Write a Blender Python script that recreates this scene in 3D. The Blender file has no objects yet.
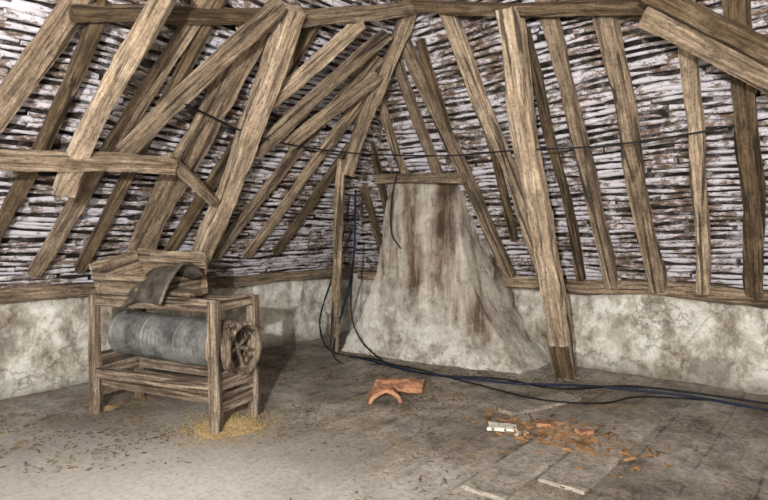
import bpy, bmesh, math, random
from mathutils import Vector, Matrix, noise
random.seed(7)
# Room axes: x along the back wall (left wall at x=0), back wall at y=0, room extends to -y. Metres.
KL=.9325; KB=.70          # run per metre of rise of the left / back roof slopes
nL=Vector((1/KL,0,-1)).normalized(); nB=Vector((0,-1/KB,-1)).normalized()

# ---------- materials ----------
def newmat(name):
    m=bpy.data.materials.new(name); m.use_nodes=True
    nt=m.node_tree; nt.nodes.clear()
    o=nt.nodes.new('ShaderNodeOutputMaterial'); b=nt.nodes.new('ShaderNodeBsdfPrincipled')
    nt.links.new(b.outputs[0],o.inputs[0]); b.inputs['Roughness'].default_value=.85
    b.inputs['Specular IOR Level'].default_value=.2
    return m,nt,b
def srgb(h):
    v=[int(h[i:i+2],16)/255 for i in (0,2,4)]
    return tuple([(c/12.92 if c<=.04045 else ((c+.055)/1.055)**2.4) for c in v]+[1])
def tex(nt,kind='Object',scale=(1,1,1)):
    t=nt.nodes.new('ShaderNodeTexCoord'); m=nt.nodes.new('ShaderNodeMapping')
    m.inputs['Scale'].default_value=scale
    nt.links.new(t.outputs[kind],m.inputs[0]); return m.outputs[0]
def nz(nt,vec,scale,detail=5,rough=.6,dist=0,col=False):
    n=nt.nodes.new('ShaderNodeTexNoise'); n.inputs['Scale'].default_value=scale
    n.inputs['Detail'].default_value=detail; n.inputs['Roughness'].default_value=rough
    n.inputs['Distortion'].default_value=dist
    nt.links.new(vec,n.inputs['Vector']); return n.outputs[1 if col else 0]
def ramp(nt,fac,stops):
    r=nt.nodes.new('ShaderNodeValToRGB'); e=r.color_ramp.elements
    while len(e)<len(stops): e.new(.5)
    for i,(pp,c) in enumerate(stops): e[i].position=pp; e[i].color=srgb(c) if isinstance(c,str) else (c,c,c,1)
    nt.links.new(fac,r.inputs[0]); return r.outputs[0]
def mix(nt,fac,a,b,mode='MIX'):
    m=nt.nodes.new('ShaderNodeMix'); m.data_type='RGBA'; m.blend_type=mode
    for s,v in ((m.inputs[0],fac),(m.inputs[6],a),(m.inputs[7],b)):
        if isinstance(v,(int,float)): s.default_value=v
        elif isinstance(v,tuple): s.default_value=v
        else: nt.links.new(v,s)
    return m.outputs[2]
def bump(nt,b,h,st=.5,d=.02):
    n=nt.nodes.new('ShaderNodeBump'); n.inputs['Strength'].default_value=st; n.inputs['Distance'].default_value=d
    nt.links.new(h,n.inputs['Height']); nt.links.new(n.outputs[0],b.inputs['Normal'])
def madd(nt,a,k,c):
    s=nt.nodes.new('ShaderNodeMath'); s.operation='MULTIPLY_ADD'; s.inputs[1].default_value=k
    nt.links.new(a,s.inputs[0])
    if isinstance(c,(int,float)): s.inputs[2].default_value=c
    else: nt.links.new(c,s.inputs[2])
    return s.outputs[0]
def mrange(nt,v,a,b,c,d):
    r=nt.nodes.new('ShaderNodeMapRange')
    for i,x in enumerate((a,b,c,d)): r.inputs[i+1].default_value=x
    nt.links.new(v,r.inputs[0]); return r.outputs[0]
def cracks(nt,o,scale,w,dark):
    n=nz(nt,o,3.5,7,.7,0,True); v=mix(nt,.3,o,n)
    vo=nt.nodes.new('ShaderNodeTexVoronoi'); vo.feature='DISTANCE_TO_EDGE'; vo.inputs['Scale'].default_value=scale
    nt.links.new(v,vo.inputs['Vector']); return ramp(nt,vo.outputs['Distance'],[(0,dark),(w,1.0)])
def woodmat(name,dark,mid,light,rnd=.35):
    m,nt,b=newmat(name)
    g=nz(nt,tex(nt,'Object',(1,1,.045)),34,8,.78,.5)
    g2=nz(nt,tex(nt,'Object',(1,1,.35)),7,7,.7)
    ck=nz(nt,tex(nt,'Object',(1,1,.05)),13,3,.5,.3)
    sp=nz(nt,tex(nt,'Object',(1,1,1)),34,6,.75)
    c=ramp(nt,g,[(.32,dark),(.48,mid),(.63,light)])
    c=mix(nt,.85,c,ramp(nt,g2,[(.35,.38),(.56,1.15)]),'MULTIPLY')
    c=mix(nt,.9,c,ramp(nt,ck,[(.385,.2),(.41,1.0),(.57,1.0),(.585,.3),(.6,1.0)]),'MULTIPLY')
    c=mix(nt,.5,c,ramp(nt,sp,[(.38,.3),(.53,1.05)]),'MULTIPLY')
    oi=nt.nodes.new('ShaderNodeObjectInfo')
    c=mix(nt,1.0,c,ramp(nt,oi.outputs['Random'],[(0,1-rnd),(1,1.0)]),'MULTIPLY')
    nt.links.new(c,b.inputs['Base Color']); bump(nt,b,g,1.0,.025)
    return m
M_oak=woodmat('oak_old','41342a','8e7b67','c0ae98')
M_pale=woodmat('oak_pale','5c4c40','ab967f','d8c8b2',.12)
M_dark=woodmat('oak_dark','2a211b','66553f','917f6b')
M_mach=woodmat('machine_wood','2b231d','786757','b2a391',.2)
def lathmat():
    m,nt,b=newmat('laths_limewashed')
    a=nz(nt,tex(nt,'UV',(1.8,9,1)),3.0,8,.82,.3)
    big=nz(nt,tex(nt,'Object',(1,1,1)),1.5,6,.65)
    fine=nz(nt,tex(nt,'UV',(6,60,1)),3,6,.75)
    s=madd(nt,big,.6,a); s=madd(nt,fine,.4,s)
    c=ramp(nt,s,[(.80,'2c221b'),(.91,'655447'),(1.01,'887e7b'),(1.14,'bcb9c2')])
    nt.links.new(c,b.inputs['Base Color']); bump(nt,b,fine,.7,.014)
    return m
M_lath=lathmat()
def backmat():
    m,nt,b=newmat('reed_and_mortar')
    a=nz(nt,tex(nt,'Object'),5,8,.75)
    c=ramp(nt,a,[(.42,'15110e'),(.53,'3d3631'),(.62,'96939b')])
    nt.links.new(c,b.inputs['Base Color']); bump(nt,b,a,.8,.04)
    return m
M_back=backmat()
def plaster():
    m,nt,b=newmat('plaster_limewash')
    o=tex(nt,'Object'); a=nz(nt,o,2.2,10,.74); f=nz(nt,o,12,9,.78); s=nz(nt,tex(nt,'Object',(1,1,.55)),2.0,9,.72)
    c=ramp(nt,a,[(.36,'978d80'),(.46,'c4beb3'),(.56,'ecebe5')])
    c=mix(nt,.7,c,ramp(nt,s,[(.38,'6a5e50'),(.45,'c4bcaf'),(.51,'ffffff')]),'MULTIPLY')
    c=mix(nt,.6,c,ramp(nt,f,[(.36,.3),(.48,1.0)]),'MULTIPLY')
    c=mix(nt,.7,c,cracks(nt,o,.75,.007,.2),'MULTIPLY')
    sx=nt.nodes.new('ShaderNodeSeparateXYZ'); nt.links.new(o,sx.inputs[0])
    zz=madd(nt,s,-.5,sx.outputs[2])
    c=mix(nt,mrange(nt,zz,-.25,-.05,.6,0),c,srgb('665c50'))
    nt.links.new(c,b.inputs['Base Color']); bump(nt,b,f,.8,.06); return m
M_plaster=plaster()
def chimmat():
    m,nt,b=newmat('chimney_render')
    o=tex(nt,'Object')
    st=nz(nt,tex(nt,'Object',(1,1,.14)),3.6,8,.7,.3)
    f=nz(nt,o,13,9,.8); a=nz(nt,o,1.7,9,.74); h=nz(nt,o,4,7,.7)
    c=ramp(nt,st,[(.37,'5f4e3d'),(.44,'94857a'),(.50,'b3a99c'),(.58,'d3cdc2')])
    sx=nt.nodes.new('ShaderNodeSeparateXYZ'); nt.links.new(o,sx.inputs[0])
    # limewash survives low down and towards the left end of the breast
    k=madd(nt,sx.outputs[0],.35,sx.outputs[2]); ad=madd(nt,a,2.8,k)
    c=mix(nt,mrange(nt,ad,2.5,3.2,.9,0),c,ramp(nt,h,[(.38,'a39a8d'),(.46,'d0cac0'),(.54,'f0eee8')]))
    c=mix(nt,.45,c,ramp(nt,a,[(.38,'6f6154'),(.48,'ffffff')]),'MULTIPLY')
    c=mix(nt,.6,c,ramp(nt,f,[(.36,.3),(.48,1.0)]),'MULTIPLY')
    c=mix(nt,.4,c,cracks(nt,o,1.1,.008,.35),'MULTIPLY')
    nt.links.new(c,b.inputs['Base Color']); bump(nt,b,f,1.0,.06); return m
M_chim=chimmat()
def floormat(name,lo,mid,hi,joints=True):
    m,nt,b=newmat(name)
    o=tex(nt,'Object')
    a=nz(nt,o,.8,9,.7,.2); f=nz(nt,o,26,8,.8); g=nz(nt,o,4,9,.78); gr=nz(nt,tex(nt,'Object',(1,.12,1)),14,7,.7)
    c=ramp(nt,a,[(.38,lo),(.5,mid),(.62,hi)])
    c=mix(nt,.4,c,ramp(nt,gr,[(.38,.5),(.54,1.05)]),'MULTIPLY')
    c=mix(nt,.75,c,ramp(nt,f,[(.38,.35),(.52,1.1)]),'MULTIPLY')
    c=mix(nt,.65,c,ramp(nt,g,[(.39,.4),(.53,1.1)]),'MULTIPLY')
    if joints:
        d=nt.nodes.new('ShaderNodeVectorMath'); d.operation='DISTANCE'; d.inputs[1].default_value=(3.2,-5.7,0)
        nt.links.new(o,d.inputs[0])
        s=madd(nt,g,2.6,d.outputs['Value'])
        br=nt.nodes.new('ShaderNodeTexBrick'); br.inputs['Scale'].default_value=1
        br.inputs['Mortar Size'].default_value=.01; br.inputs['Brick Width'].default_value=5.2; br.inputs['Row Height'].default_value=.36
        br.inputs['Color1'].default_value=(1,1,1,1); br.inputs['Color2'].default_value=(.78,.78,.78,1); br.inputs['Mortar'].default_value=(.25,.22,.2,1)
        mm=nt.nodes.new('ShaderNodeMapping'); mm.inputs['Rotation'].default_value=(0,0,math.pi/2)
        nt.links.new(mix(nt,.03,o,nz(nt,o,1.5,3,.5,0,True)),mm.inputs[0]); nt.links.new(mm.outputs[0],br.inputs['Vector'])
        c=mix(nt,mrange(nt,g,.42,.56,.65,.05),c,br.outputs[0],'MULTIPLY')
        c=mix(nt,mrange(nt,s,2.1,3.7,.8,0),c,mix(nt,.6,srgb('c2bfb9'),ramp(nt,f,[(.36,.5),(.53,1.0)]),'MULTIPLY'))
    nt.links.new(c,b.inputs['Base Color']); bump(nt,b,f,.5,.02); return m
M_floor=floormat('floor_dusty','706860','8e867d','aaa49c')
M_patch=floormat('patch_boards','7f776e','9c948a','b5aea5',False)
def simple(name,c1,c2,scale=10,rough=.8,metal=0,bs=.3):
    m,nt,b=newmat(name); a=nz(nt,tex(nt,'Object'),scale,5,.65)
    nt.links.new(ramp(nt,a,[(.35,c1),(.65,c2)]),b.inputs['Base Color'])
    b.inputs['Roughness'].default_value=rough; b.inputs['Metallic'].default_value=metal
    bump(nt,b,a,bs,.01); return m
M_terra=simple('terracotta','6b4a38','b08264',12)
M_paper=simple('white_shard','b8b4aa','e6e3da',5)
M_cable=simple('cable_rubber','0a0a0d','17171d',10,.5)
M_blue=simple('cable_blue','0d1424','1d2a45',10,.5)
M_straw=simple('straw','3a2e20','7d6845',2)
M_rust=simple('brick_crumbs','46321f','94704e',3)
M_grain=simple('grain','7a6543','b29c70',60,.8,0,.8)
M_metal=simple('dark_sheet_metal','2c2723','6a625a',8,.6,.15)
M_board=simple('upper_dark_boards','2c231b','4c3e31',4)
def meshmat():
    m,nt,b=newmat('wire_mesh_drum')
    w=nt.nodes.new('ShaderNodeTexWave'); w.bands_direction='Z'; w.inputs['Scale'].default_value=26; w.inputs['Distortion'].default_value=.3
    nt.links.new(tex(nt,'Object'),w.inputs['Vector'])
    a=nz(nt,tex(nt,'Object'),5,6,.7); a2=nz(nt,tex(nt,'Object'),30,5,.7)
    c=ramp(nt,a,[(.35,'4c4c4c'),(.6,'878785')])
    c=mix(nt,.5,c,ramp(nt,w.outputs[1],[(.2,.35),(.6,1.0)]),'MULTIPLY')
    c=mix(nt,.5,c,ramp(nt,a2,[(.35,.4),(.55,1.0)]),'MULTIPLY')
    nt.links.new(c,b.inputs['Base Color']); b.inputs['Roughness'].default_value=.6; b.inputs['Metallic'].default_value=.2
    bump(nt,b,w.outputs[1],.4,.004); return m
M_mesh=meshmat()

# ---------- helpers ----------
COL=bpy.context.collection
def mkobj(name,me,mat=None,parent=None,mw=None,smooth=False):
    o=bpy.data.objects.new(name,me); COL.objects.link(o)
    if mat: me.materials.append(mat)
    if mw is not None: o.matrix_world=mw
    if parent: o.parent=parent
    if smooth:
        for f in me.polygons: f.use_smooth=True
    return o
def beam(name,a,b,w,t,mat,n=None,parent=None,taper=1.0,wob=1.0,bow=0.0,seg=None):
    """hewn timber from a to b; w = face width, t = depth along n; local z = axis"""
    a=Vector(a);b=Vector(b); ax=(b-a); ln=ax.length; ax.normalize()
    n=Vector(n) if n is not None else Vector((0,0,1))
    y=(n-ax*n.dot(ax))
    if y.length<1e-3: y=Vector((0,1,0))-ax*ax.y
    y.normalize(); x=y.cross(ax)
    mw=Matrix.Translation(a)@Matrix((x,y,ax)).transposed().to_4x4()
    N=seg or max(4,int(ln/.09)); bm=bmesh.new(); rings=[]
    sd=random.random()*100; c=.2
    prof=[(-.5+c*.5,-.5),(-.15,-.5),(.15,-.5),(.5-c*.5,-.5),(.5,-.5+c*.5),(.5,0),(.5,.5-c*.5),(.5-c*.5,.5),(.15,.5),(-.15,.5),(-.5+c*.5,.5),(-.5,.5-c*.5),(-.5,0),(-.5,-.5+c*.5)]
    for i in range(N+1):
        u=i/N; z=u*ln; k=1+(taper-1)*u
        ox=noise.noise(Vector((sd,z*.8,0)))*.06*wob*min(1,w/.1)+bow*math.sin(math.pi*u)
        oy=noise.noise(Vector((sd,z*.7,9)))*.035*wob
        ring=[]
        for j,(px,py) in enumerate(prof):
            jj=1+(noise.noise(Vector((sd+j*.55,z*1.5,3)))*.28+noise.noise(Vector((sd+j*1.9,z*6,5)))*.14)*wob
            ring.append(bm.verts.new((px*w*k*jj+ox,py*t*k*jj+oy,z+(noise.noise(Vector((j*1.3,sd,u*9)))*.03*wob if i in(0,N) else 0))))
        rings.append(ring)
    m=len(prof)
    for i in range(N):
        for j in range(m):
            bm.faces.new((rings[i][j],rings[i][(j+1)%m],rings[i+1][(j+1)%m],rings[i+1][j]))
    bm.faces.new(rings[0][::-1]); bm.faces.new(rings[-1])
    bmesh.ops.recalc_face_normals(bm,faces=bm.faces)
    me=bpy.data.meshes.new(name); bm.to_mesh(me); bm.free()
    return mkobj(name,me,mat,parent,mw)
def tube(bm,pts,r,seg=6,caps=True):
    rings=[]
    for i,q in enumerate(pts):
        q=Vector(q); d=(Vector(pts[min(i+1,len(pts)-1)])-Vector(pts[max(i-1,0)])).normalized()
        h=Vector((0,0,1)) if abs(d.z)<.9 else Vector((1,0,0))
        x=d.cross(h).normalized(); y=x.cross(d)
        rings.append([bm.verts.new(q+x*r*math.cos(2*math.pi*k/seg)+y*r*math.sin(2*math.pi*k/seg)) for k in range(seg)])
    for i in range(len(rings)-1):
        for k in range(seg): bm.faces.new((rings[i][k],rings[i][(k+1)%seg],rings[i+1][(k+1)%seg],rings[i+1][k]))
    if caps: bm.faces.new(rings[0][::-1]); bm.faces.new(rings[-1])
def bmobj(name,bm,mat,parent=None,mw=None,smooth=False):
    bmesh.ops.recalc_face_normals(bm,faces=bm.faces)
    me=bpy.data.meshes.new(name); bm.to_mesh(me); bm.free(); return mkobj(name,me,mat,parent,mw,smooth)
def grid(name,fn,nu,nv,mat,smooth=True):
    bm=bmesh.new(); vs=[[bm.verts.new(fn(i/nu,j/nv)) for j in range(nv+1)] for i in range(nu+1)]
    for i in range(nu):
        for j in range(nv): bm.faces.new((vs[i][j],vs[i+1][j],vs[i+1][j+1],vs[i][j+1]))
    return bmobj(name,bm,mat,smooth=smooth)
def spline(pts,n=10):
    P=[Vector(q) for q in pts]; P=[P[0]*2-P[1]]+P+[P[-1]*2-P[-2]]; out=[]
    for i in range(1,len(P)-2):
        for k in range(n):
            t=k/n; a,b,c,d=P[i-1:i+3]
            out.append(.5*((2*b)+(c-a)*t+(2*a-5*b+4*c-d)*t*t+(3*b-a-3*c+d)*t**3))
    out.append(P[-2]); return out

# ---------- shell ----------
XR,YF,ZT=8.6,-8.6,4.7
def nn(x,y,s=1): return noise.noise(Vector((x,y,s)))
grid('floor',lambda u,v:(u*(XR+.2)-.1,-v*(-YF+.2)+.1,nn(u*9,v*9)*.012-.004),90,90,M_floor)
def wallgrid(name,f,nu=200,nv=26):
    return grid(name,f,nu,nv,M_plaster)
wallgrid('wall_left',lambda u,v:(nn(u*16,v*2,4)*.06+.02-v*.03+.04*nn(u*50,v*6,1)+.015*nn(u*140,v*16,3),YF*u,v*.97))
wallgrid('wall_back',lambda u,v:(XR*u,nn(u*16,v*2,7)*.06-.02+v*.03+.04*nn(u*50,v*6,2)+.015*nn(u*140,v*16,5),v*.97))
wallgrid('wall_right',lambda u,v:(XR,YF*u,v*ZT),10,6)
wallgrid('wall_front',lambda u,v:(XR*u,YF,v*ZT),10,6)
grid('ceiling',lambda u,v:(u*XR,YF*v,ZT),4,4,M_board)
HT=ZT-1.0
def slopeL(u,v):
    h=v*HT; y0=-h*KB; y=y0+(YF-y0)*u
    return Vector((h*KL,y,1+h))-nL*(.04+.05*nn(y*1.5,h*2,11)+.04*nn(y*5,h*6,12))
def slopeB(u,v):
    h=v*HT; x0=h*KL; x=x0+(XR-x0)*u
    return Vector((x,-h*KB,1+h))-nB*(.04+.05*nn(x*1.5,h*2,21)+.04*nn(x*5,h*6,22))
grid('ceiling_slope_left',slopeL,140,80,M_back)
grid('ceiling_slope_back',slopeB,140,80,M_back)
def laths(name,side):
    bm=bmesh.new(); uvl=bm.loops.layers.uv.new('UVMap'); seg=6
    K=KL if side=='L' else KB; n=nL if side=='L' else nB
    sl=math.sqrt(1+K*K)*HT; step=.062; rows=int(sl/step)
    for r in range(rows):
        t=(r+.5)*step+random.uniform(-.008,.008); h0=t/math.sqrt(1+K*K)
        if side=='L': s0=h0*KB; s1=-YF
        else: s0=h0*KL; s1=XR
        s=s0-.02
        while s<s1-.05:
            ln=random.uniform(.6,1.9); e=min(s+ln,s1); N=max(2,int((e-s)/.07))
            base=random.uniform(.014,.027); sd=random.random()*99; dt=random.uniform(-.012,.012); tilt=random.uniform(-.024,.024)
            rings=[];us=[]
            for i in range(N+1):
                q=s+(e-s)*i/N
                h=h0+dt+tilt*(i/N-.5)+noise.noise(Vector((q*1.8,sd,0)))*.024+noise.noise(Vector((q*.5,h0*1.2,5)))*.06
                up=Vector((K,0,1)) if side=='L' else Vector((0,-K,1))
                c=(Vector((h*K,-q,1+h)) if side=='L' else Vector((q,-h*K,1+h)))+n*(noise.noise(Vector((q*2,sd,7)))*.022)
                upn=up.normalized(); rr=base*(1+.75*noise.noise(Vector((q*7,sd,2))))
                rings.append([bm.verts.new(c+upn*rr*1.15*math.cos(2*math.pi*k/seg)+n*rr*.8*math.sin(2*math.pi*k/seg)) for k in range(seg)])
                us.append(q)
            for i in range(N):
                for k in range(seg):
                    f=bm.faces.new((rings[i][k],rings[i][(k+1)%seg],rings[i+1][(k+1)%seg],rings[i+1][k])); f.smooth=True
                    for lp,(uu,kk) in zip(f.loops,((us[i],k),(us[i],k+1),(us[i+1],k+1),(us[i+1],k))):
                        lp[uvl].uv=(uu+r*3.7+sd, t+kk*.008)
            s=e+random.uniform(-.05,.05)
    me=bpy.data.meshes.new(name); bm.to_mesh(me); bm.free(); mkobj(name,me,M_lath)
laths('roof_laths_left','L'); laths('roof_laths_back','B')

# ---------- roof timbers ----------
# (name, slope, distance-along-wall & height of foot, same of head [cm], stand-off from slope, width, depth, wood)
O,PA,DK=M_oak,M_pale,M_dark
T=[('rafter','L',549,224,505,332,.08,.15,.10,O),('strut','L',497,193,475,327,.5,.14,.10,PA),
('rafter','L',478,125,421,355,.08,.12,.09,O),('rafter','L',438,125,408,352,.08,.09,.09,DK),
('rafter','L',520,147,492,327,.08,.10,.09,DK),('principal_rafter','L',386,142,371,343,.14,.26,.10,O),
('principal_rafter','L',315,95,360,349,.3,.2,.16,PA),('brace','L',453,229,375,347,.34,.14,.09,O),
('rafter','L',283,133,218,351,.08,.12,.09,O),('rafter','L',239,133,204,320,.08,.10,.09,O),
('rafter','L',195,137,176,269,.08,.09,.09,DK),('rafter','L',347,136,310,359,.08,.10,.09,DK),
('strut','L',322,244,237,359,.24,.13,.10,O),('strut','L',336,279,278,361,.24,.12,.10,PA),
('strut','L',281,254,215,331,.2,.11,.10,O),('tie_beam','L',556,213,416,221,.5,.11,.12,O),
('brace','L',422,225,360,194,.45,.10,.09,O),('collar_beam','L',514,313,307,359,.15,.10,.12,DK),
('collar_beam','L',392,331,223,386,.2,.11,.12,O),
('rafter','B',266,371,300,108,.08,.13,.10,O),('rafter','B',321,386,347,104,.08,.16,.10,PA),
('rafter','B',395,352,390,107,.08,.09,.08,DK),('rafter','B',329,373,318,154,.07,.08,.07,DK),
('rafter','B',421,377,425,98,.08,.14,.10,O),('rafter','B',470,366,471,99,.08,.17,.10,O),
('rafter','B',532,348,517,98,.08,.12,.10,PA),('rafter','B',563,341,563,95,.08,.16,.10,DK),
('rafter','B',248,366,244,225,.09,.11,.09,O),('rafter','B',208,335,195,228,.08,.09,.08,O),
('rafter','B',118,261,94,119,.08,.08,.08,DK),('rafter','B',169,303,130,160,.07,.07,.08,DK),
('rafter','B',283,365,275,248,.07,.09,.08,DK),('collar_beam','B',512,328,604,262,.5,.16,.12,O),
('collar_beam','B',514,338,605,274,.62,.11,.12,DK),('purlin','B',296,387,508,340,.2,.10,.12,DK)]
def slope_pt(side,s,z,o):
    s/=100; z/=100
    if side=='L': return Vector((KL*((z-1)+o*math.sqrt(1+1/KL**2)),-s,z))
    return Vector((s,-KB*((z-1)+o*math.sqrt(1+1/KB**2)),z))
for name,sd_,s1,z1,s2,z2,o,w,t,m in T:
    beam(name,slope_pt(sd_,s1,z1,o),slope_pt(sd_,s2,z2,o),w,t,m,nL if sd_=='L' else nB,bow=random.uniform(-.035,.035) if 'rafter' in name else 0)
pb=Vector((3.93,-.65,0)); pt=Vector((3.93,-2.12,3.64))
pp=beam('principal_post',pb,pt,.21,.18,PA,nB,bow=.02)
ft=beam('foot_repair',pb+Vector((.0,-.08,.02)),pb+Vector((.0,-.08,0))+(pt-pb).normalized()*.42,.2,.05,M_dark,nB,wob=.3)
ft.parent=pp; ft.matrix_parent_inverse=pp.matrix_world.inverted()
nH=(nL+nB).normalized()
beam('hip_rafter',(1.56,-1.71,2.38),(2.90,-2.19,3.92),.16,.13,O,nH)
beam('hip_post',(.92,-1.32,0),(1.60,-1.81,2.51),.11,.11,O,(-.64,.77,0))
beam('wall_plate_back',(.3,-.02,.99),(8.5,-.02,.99),.17,.26,O,(0,1,0),seg=70)
beam('wall_plate_left',(.03,-8.5,1.0),(.03,-.1,1.0),.14,.26,O,(1,0,0),seg=70)
beam('lintel_beam',(1.55,-1.12,2.32),(2.85,-1.1,2.26),.12,.14,O,(0,1,0))

# ---------- chimney ----------
def chimney():
    secs=[(0,.98,3.48,-1.2,-.84),(.15,1.02,3.38,-1.18,-.84),(.35,1.14,3.20,-1.15,-.86),(.7,1.34,2.96,-1.1,-.88),(1.1,1.48,2.80,-1.06,-.9),(1.5,1.55,2.71,-1.03,-.92),(1.9,1.59,2.65,-1.0,-.94),(2.27,1.62,2.60,-1.0,-.95)]
    bm=bmesh.new(); rows=[]; NZ=110; NX=110
    for j in range(NZ+1):
        z=2.27*j/NZ
        for k in range(len(secs)-1):
            if z<=secs[k+1][0]+1e-6: break
        a,b=secs[k],secs[k+1]; t=(z-a[0])/(b[0]-a[0]); xl,xr,yl,yr=[a[i]+(b[i]-a[i])*t for i in (1,2,3,4)]
        pts=[]
        for i in range(21): pts.append(Vector((xl,yl*i/20,z)))
        for i in range(1,NX+1):
            u=i/NX; pts.append(Vector((xl+(xr-xl)*u,yl+(yr-yl)*u-.07*math.sin(math.pi*u)+.025*math.exp(-((u-.87)/.03)**2),z)))
        for i in range(1,21): pts.append(Vector((xr,yr*(1-i/20),z)))
        row=[]
        for i,q in enumerate(pts):
            d=.06*noise.noise(q*2.0)+.04*noise.noise(q*5)+.016*noise.noise(q*14)
            cdir=(q-Vector(((xl+xr)/2,0,z))); cdir.z=0
            if cdir.length>0: q=q+cdir.normalized()*d
            row.append(bm.verts.new(q))
        rows.append(row)
    for j in range(NZ):
        for i in range(len(rows[0])-1): bm.faces.new((rows[j][i],rows[j][i+1],rows[j+1][i+1],rows[j+1][i]))
    bm.faces.new(rows[-1])
    bmobj('chimney_breast',bm,M_chim,smooth=True)
chimney()

# ---------- grain cleaning machine ----------
def machine():
    FL=Vector((1.13,-4.55,0));FR=Vector((2.44,-4.19,0))
    ang=math.atan2(FR.y-FL.y,FR.x-FL.x); Ln=(FR-FL).length
    root=bpy.data.objects.new('grain_sieving_machine',None); COL.objects.link(root)
    root.matrix_world=Matrix.Translation(FL)@Matrix.Rotation(ang,4,'Z')
    def bb(n,a,b,w,t,mat=M_mach,nv=(0,1,0),**k):
        o=beam(n,a,b,w,t,mat,nv,**dict(dict(wob=.4),**k)); o.parent=root; return o
    W=.5; H=1.07
    for i,(x,y) in enumerate(((0,0),(Ln,0),(0,W),(Ln,W))):
        bb(f'leg_{i+1}',(x,y,0),(x,y,H),.085,.08)
    for i,y in enumerate((0,W)):
        bb(f'top_rail_{i+1}',(-.02,y,H-.04),(Ln+.03,y,H-.05),.10,.07)
        bb(f'mid_rail_{i+1}',(0,y,.36),(Ln,y,.36),.09,.06)
        bb(f'side_board_{i+1}',(.0,y+.05*(1-2*i),.27),(Ln,y+.05*(1-2*i),.24),.06,.03)
    for i,x in enumerate((0,Ln)):
        bb(f'end_rail_top_{i+1}',(x,0,H-.05),(x,W,H-.05),.08,.06,nv=(1,0,0))
        bb(f'end_board_a_{i+1}',(x,0,.40),(x,W,.40),.13,.04,nv=(1,0,0))
        bb(f'end_board_b_{i+1}',(x,0,.22),(x,W,.22),.14,.04,nv=(1,0,0))
    bb('bearing_rail_1',(0,0,.50),(0,W,.50),.07,.05,nv=(1,0,0))
    bb('bearing_rail_2',(Ln,0,.47),(Ln,W,.47),.05,.05,nv=(1,0,0))
    bb('cross_spar',(.7,-.02,H-.01),(.7,W+.02,H-.01),.07,.05,nv=(0,0,1))
    bb('back_board',(.05,W-.05,.45),(Ln-.05,W-.05,.45),.1,.03)
    bm=bmesh.new(); S=48
    def ringv(x,r,cz): return [bm.verts.new((x,W/2+r*math.cos(2*math.pi*k/S),cz+r*math.sin(2*math.pi*k/S))) for k in range(S)]
    N=90; rs=[]
    for i in range(N+1):
        x=.1+(Ln-.22)*i/N; r=.2+.002*math.sin(i*1.7)
        if i<3 or i in (30,60): r+=.009
        rs.append(ringv(x,r,.70-.04*(x/Ln)))
    for a,b in zip(rs,rs[1:]):
        for k in range(S): bm.faces.new((a[k],a[(k+1)%S],b[(k+1)%S],b[k]))
    d=bmobj('sieve_drum',bm,M_mesh,root,smooth=True)
    d.data.transform(Matrix.Rotation(-math.pi/2,4,'Y')); d.matrix_basis=Matrix.Rotation(math.pi/2,4,'Y')
    bm=bmesh.new(); rs=[]
    for i in range(45):
        x=Ln-.14+.26*i/44; r=.205+(.014 if (i//2)%2 else 0)
        rs.append(ringv(x,r,.70-.04*(x/Ln)))
    for i in range(12):
        x=Ln+.12-.02*i; rs.append(ringv(x,.19,.66))
    for a,b in zip(rs,rs[1:]):
        for k in range(S): bm.faces.new((a[k],a[(k+1)%S],b[(k+1)%S],b[k]))
    for k in range(2):
        a=math.pi*k/2+.4; tube(bm,[(Ln+.02,W/2+.2*math.cos(a),.66+.2*math.sin(a)),(Ln+.02,W/2-.2*math.cos(a),.66-.2*math.sin(a))],.016,6)
    tube(bm,[(-.1,W/2,.70),(Ln+.15,W/2,.655)],.016,8)
    bmobj('drum_outlet_hoops',bm,M_mach,root)
    # hopper at left end
    bb('hopper_back',(-.04,W+.03,H+.22),(.80,W+.03,H+.20),.36,.03,mat=M_oak,nv=(0,1,.1))
    bb('hopper_front',(-.02,.03,H+.09),(.60,.05,H+.07),.20,.03,mat=M_oak,nv=(0,1,.4))
    bb('hopper_end',(.0,.0,H+.14),(.0,W,H+.24),.28,.03,mat=M_oak,nv=(1,0,.3))
    bb('hopper_end_inner',(.66,.04,H+.06),(.75,W,H+.1),.18,.03,nv=(1,0,-.3))
    bb('feed_board',(.5,.1,H+.06),(1.0,.22,H+.02),.3,.03,nv=(0,0,1))
    bm=bmesh.new(); vs=[]
    for i in range(25):
        row=[]
        for j in range(17):
            u=i/24;v=j/16-.5
            x=.36+.58*u; y=.10+v*(.30+.22*u); z=H+.07+.27*u+.05*math.sin(u*4.5)-(.9*v*v)*(.5+.5*u)+v*.18
            row.append(bm.verts.new((x,y,z+.02*nn(x*8,y*8,3))))
        vs.append(row)
    for i in range(24):
        for j in range(16): bm.faces.new((vs[i][j],vs[i+1][j],vs[i+1][j+1],vs[i][j+1]))
    o=bmobj('metal_scoop',bm,M_metal,root,smooth=True)
    s=o.modifiers.new('s','SOLIDIFY'); s.thickness=.02
    for ch in root.children: ch.matrix_parent_inverse=Matrix()
    return root,Ln,W
mroot,Ln,W=machine()
MW=mroot.matrix_world
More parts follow.
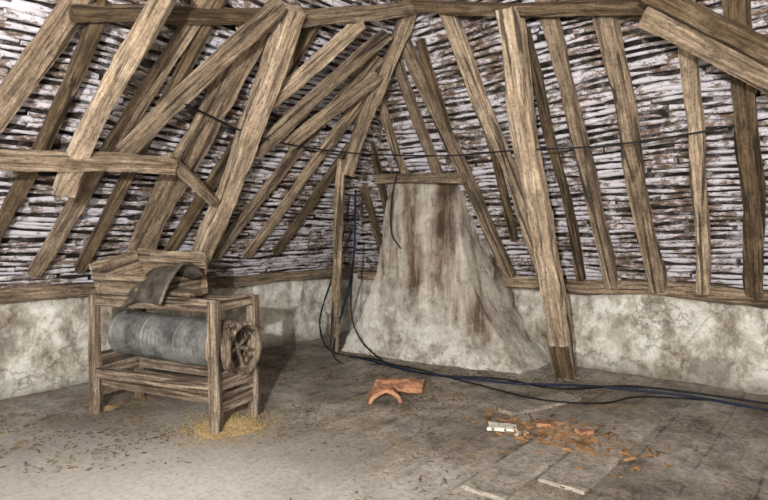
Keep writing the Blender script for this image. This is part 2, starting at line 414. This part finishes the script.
def heap(name,c,r,h,mat,n=500):
    bm=bmesh.new(); rows=[]
    for i in range(10):
        rr=r*.6*i/9; rows.append([bm.verts.new((c[0]+rr*math.cos(a)*(1+.6*nn(math.cos(a)*2,math.sin(a)*2)),c[1]+rr*math.sin(a)*(1+.6*nn(math.cos(a)*2,math.sin(a)*2)),.008+h*(1-(i/9))**1.2+.01*nn(i,a)-(.02 if i==9 else 0))) for a in [2*math.pi*k/28 for k in range(28)]])
    for a,b in zip(rows,rows[1:]):
        for k in range(28): bm.faces.new((a[k],a[(k+1)%28],b[(k+1)%28],b[k]))
    bmesh.ops.remove_doubles(bm,verts=bm.verts,dist=.0005)
    for i in range(n):
        a=random.random()*6.28; d=abs(random.gauss(0,.6))*r; q=Vector((c[0]+d*math.cos(a),c[1]+d*math.sin(a),max(.012,.012+h*(1-d/(r*.6)))))
        e=Vector((random.uniform(-.012,.012),random.uniform(-.012,.012),0)); tube(bm,[q,q+e],.004,4)
    bmobj(name,bm,mat)
g=MW@Vector((Ln-.02,.16,0)); heap('grain_pile',(g.x,g.y),.42,.02,M_grain,2600)
g=MW@Vector((.02,.1,0)); heap('grain_pile',(g.x,g.y),.08,.02,M_grain,120)

# ---------- floor litter ----------
def litter(name,fn,n,mat,l=(.02,.09),r=.003,z=.014):
    bm=bmesh.new()
    for i in range(n):
        x,y=fn()
        if not(.1<x<8.4 and -8.4<y<-.15): continue
        a=random.random()*6.28; ln=random.uniform(*l)
        tube(bm,[(x,y,z),(x+ln*math.cos(a),y+ln*math.sin(a),z+random.uniform(0,.008))],r*random.uniform(.5,1.5),4)
    bmobj(name,bm,mat)
def scat():
    while 1:
        x=random.uniform(.3,8);y=random.uniform(-8,-.5)
        if noise.noise(Vector((x*.8,y*.8,2)))+.5*noise.noise(Vector((x*3,y*3,6)))>random.uniform(-.2,.6): return x,y
litter('straw_litter',scat,11000,M_straw,(.008,.045),.0032)
litter('brick_crumb_litter',lambda:(random.gauss(4.62,.30),random.gauss(-2.50,.17)),330,M_rust,(.01,.09),.008,.026)
def chunk(name,c,sx,sy,sz,rot,mat):
    bm=bmesh.new(); bmesh.ops.create_cube(bm,size=1); bmesh.ops.subdivide_edges(bm,edges=bm.edges,cuts=3,use_grid_fill=True)
    for v in bm.verts:
        q=v.co.copy(); v.co=Vector((q.x*sx,q.y*sy,q.z*sz)); v.co+=Vector((nn(q.x*3,q.y*3,c[0]*5),nn(q.x*3,q.y*3,c[1]*7),0))*.35*min(sx,sy)
    bmobj(name,bm,mat,mw=Matrix.Translation((c[0],c[1],c[2]+sz/2))@Matrix.Rotation(rot,4,'Z'))
chunk('plaster_fragment',(4.17,-2.63,.01),.2,.13,.025,.4,M_paper)
chunk('plaster_fragment',(4.36,-2.66,.01),.09,.06,.02,.9,M_paper)
chunk('brick_fragment',(4.75,-2.35,.02),.12,.07,.035,.9,M_terra)
chunk('brick_fragment',(4.42,-2.38,.02),.10,.06,.03,.2,M_terra)
# loose boards patching the floor
for i,(x0,y0,x1,y1,w) in enumerate(((4.62,-3.75,4.62,-1.75,.30),(4.95,-3.35,4.97,-1.55,.30),(3.95,-2.2,4.25,-1.35,.24))):
    beam('patch_board',(x0,y0,.008),(x1,y1,.008),w,.034,M_patch,(0,0,1),wob=.2)
bm=bmesh.new()
def tile_arc(bm,M,r,ln,t,arc):
    S=18; A=[];Bv=[]; a0=(math.pi-arc)/2
    for i in range(9):
        x=ln*i/8-ln/2
        def P(rr): return [bm.verts.new(M@Vector((x,rr*math.cos(a0+arc*k/S),rr*math.sin(a0+arc*k/S)-r*math.sin(a0)+.02*nn(i*.6,k*.6)))) for k in range(S+1)]
        A.append(P(r));Bv.append(P(r-t))
    for i in range(8):
        for k in range(S):
            bm.faces.new((A[i][k],A[i][k+1],A[i+1][k+1],A[i+1][k])); bm.faces.new((Bv[i][k],Bv[i+1][k],Bv[i+1][k+1],Bv[i][k+1]))
        for k in (0,S): bm.faces.new((A[i][k],A[i+1][k],Bv[i+1][k],Bv[i][k]))
    for i in (0,8):
        for k in range(S): bm.faces.new((A[i][k],A[i][k+1],Bv[i][k+1],Bv[i][k]))
tile_arc(bm,Matrix.Translation((2.90,-2.62,.01))@Matrix.Rotation(-.75,4,'Z'),.17,.22,.035,2.6)
tile_arc(bm,Matrix.Translation((2.78,-2.22,.03))@Matrix.Rotation(.5,4,'Z')@Matrix.Rotation(.1,4,'X'),.17,.50,.025,1.9)
bmobj('broken_ridge_tile',bm,M_terra)

# ---------- cables ----------
def cable(name,pts,r,mat):
    bm=bmesh.new(); tube(bm,spline(pts,12),r,6); bmobj(name,bm,mat,smooth=True)
f=.024
cable('tie_wire',[(2.13,-4.24,2.67),(1.84,-3.23,2.56),(1.90,-2.11,2.54),(3.02,-1.84,2.43),(3.84,-1.67,2.43),(4.55,-1.48,2.42),(5.25,-1.28,2.48),(6.01,-1.05,2.60)],.009,M_cable)
cable('electric_cable',[(1.59,-1.59,2.16),(1.35,-1.40,1.14),(1.0,-1.40,f),(1.5,-1.45,f),(2.44,-1.59,f),(2.94,-1.52,f),(3.67,-1.29,f),(4.37,-.87,f),(5.17,-.67,f),(5.96,-.72,f)],.014,M_blue)
cable('electric_cable',[(1.42,-1.48,1.66),(1.0,-1.56,.74),(.81,-1.46,.31),(.98,-1.40,f),(1.77,-1.40,f),(2.65,-1.59,f),(3.41,-1.25,f),(4.08,-1.21,f),(4.69,-.61,f),(5.94,-.44,f)],.012,M_cable)
cable('electric_cable',[(1.43,-1.47,1.28),(1.35,-1.42,.6),(1.55,-1.45,.25),(1.9,-1.42,f),(2.12,-1.47,f),(2.58,-1.59,f)],.010,M_cable)
cable('electric_cable',[(1.50,-1.60,2.1),(1.22,-1.5,1.3),(1.15,-1.57,.55),(1.43,-1.76,f),(2.16,-1.46,f),(3.25,-1.60,f),(4.09,-1.73,f+.01),(4.60,-1.50,f+.02),(4.79,-.99,f),(5.41,-.64,f)],.009,M_cable)
cable('electric_cable',[(1.98,-1.24,2.40),(1.86,-1.20,2.1),(1.82,-1.17,1.64),(1.97,-1.17,1.43)],.009,M_cable)

# ---------- lights ----------
pl=bpy.data.lights.new('flash_lamp','POINT'); pl.energy=1800; pl.shadow_soft_size=.04; pl.color=(1,.98,.95)
o=bpy.data.objects.new('flash_lamp',pl); COL.objects.link(o); o.location=(6.45,-8.0,2.1)
w=bpy.data.worlds.new('w'); bpy.context.scene.world=w; w.use_nodes=True
w.node_tree.nodes['Background'].inputs[0].default_value=(.5,.52,.55,1); w.node_tree.nodes['Background'].inputs[1].default_value=.1
cam=bpy.data.cameras.new('camera');co=bpy.data.objects.new('camera',cam);COL.objects.link(co)
co.location=(6.33,-6.755,1.6);cam.lens=26.25;cam.sensor_width=36
co.rotation_euler=Vector((-.6382,.7694,-.02678)).to_track_quat('-Z','Y').to_euler()
bpy.context.scene.camera=co
bpy.context.scene.view_settings.view_transform='Standard'
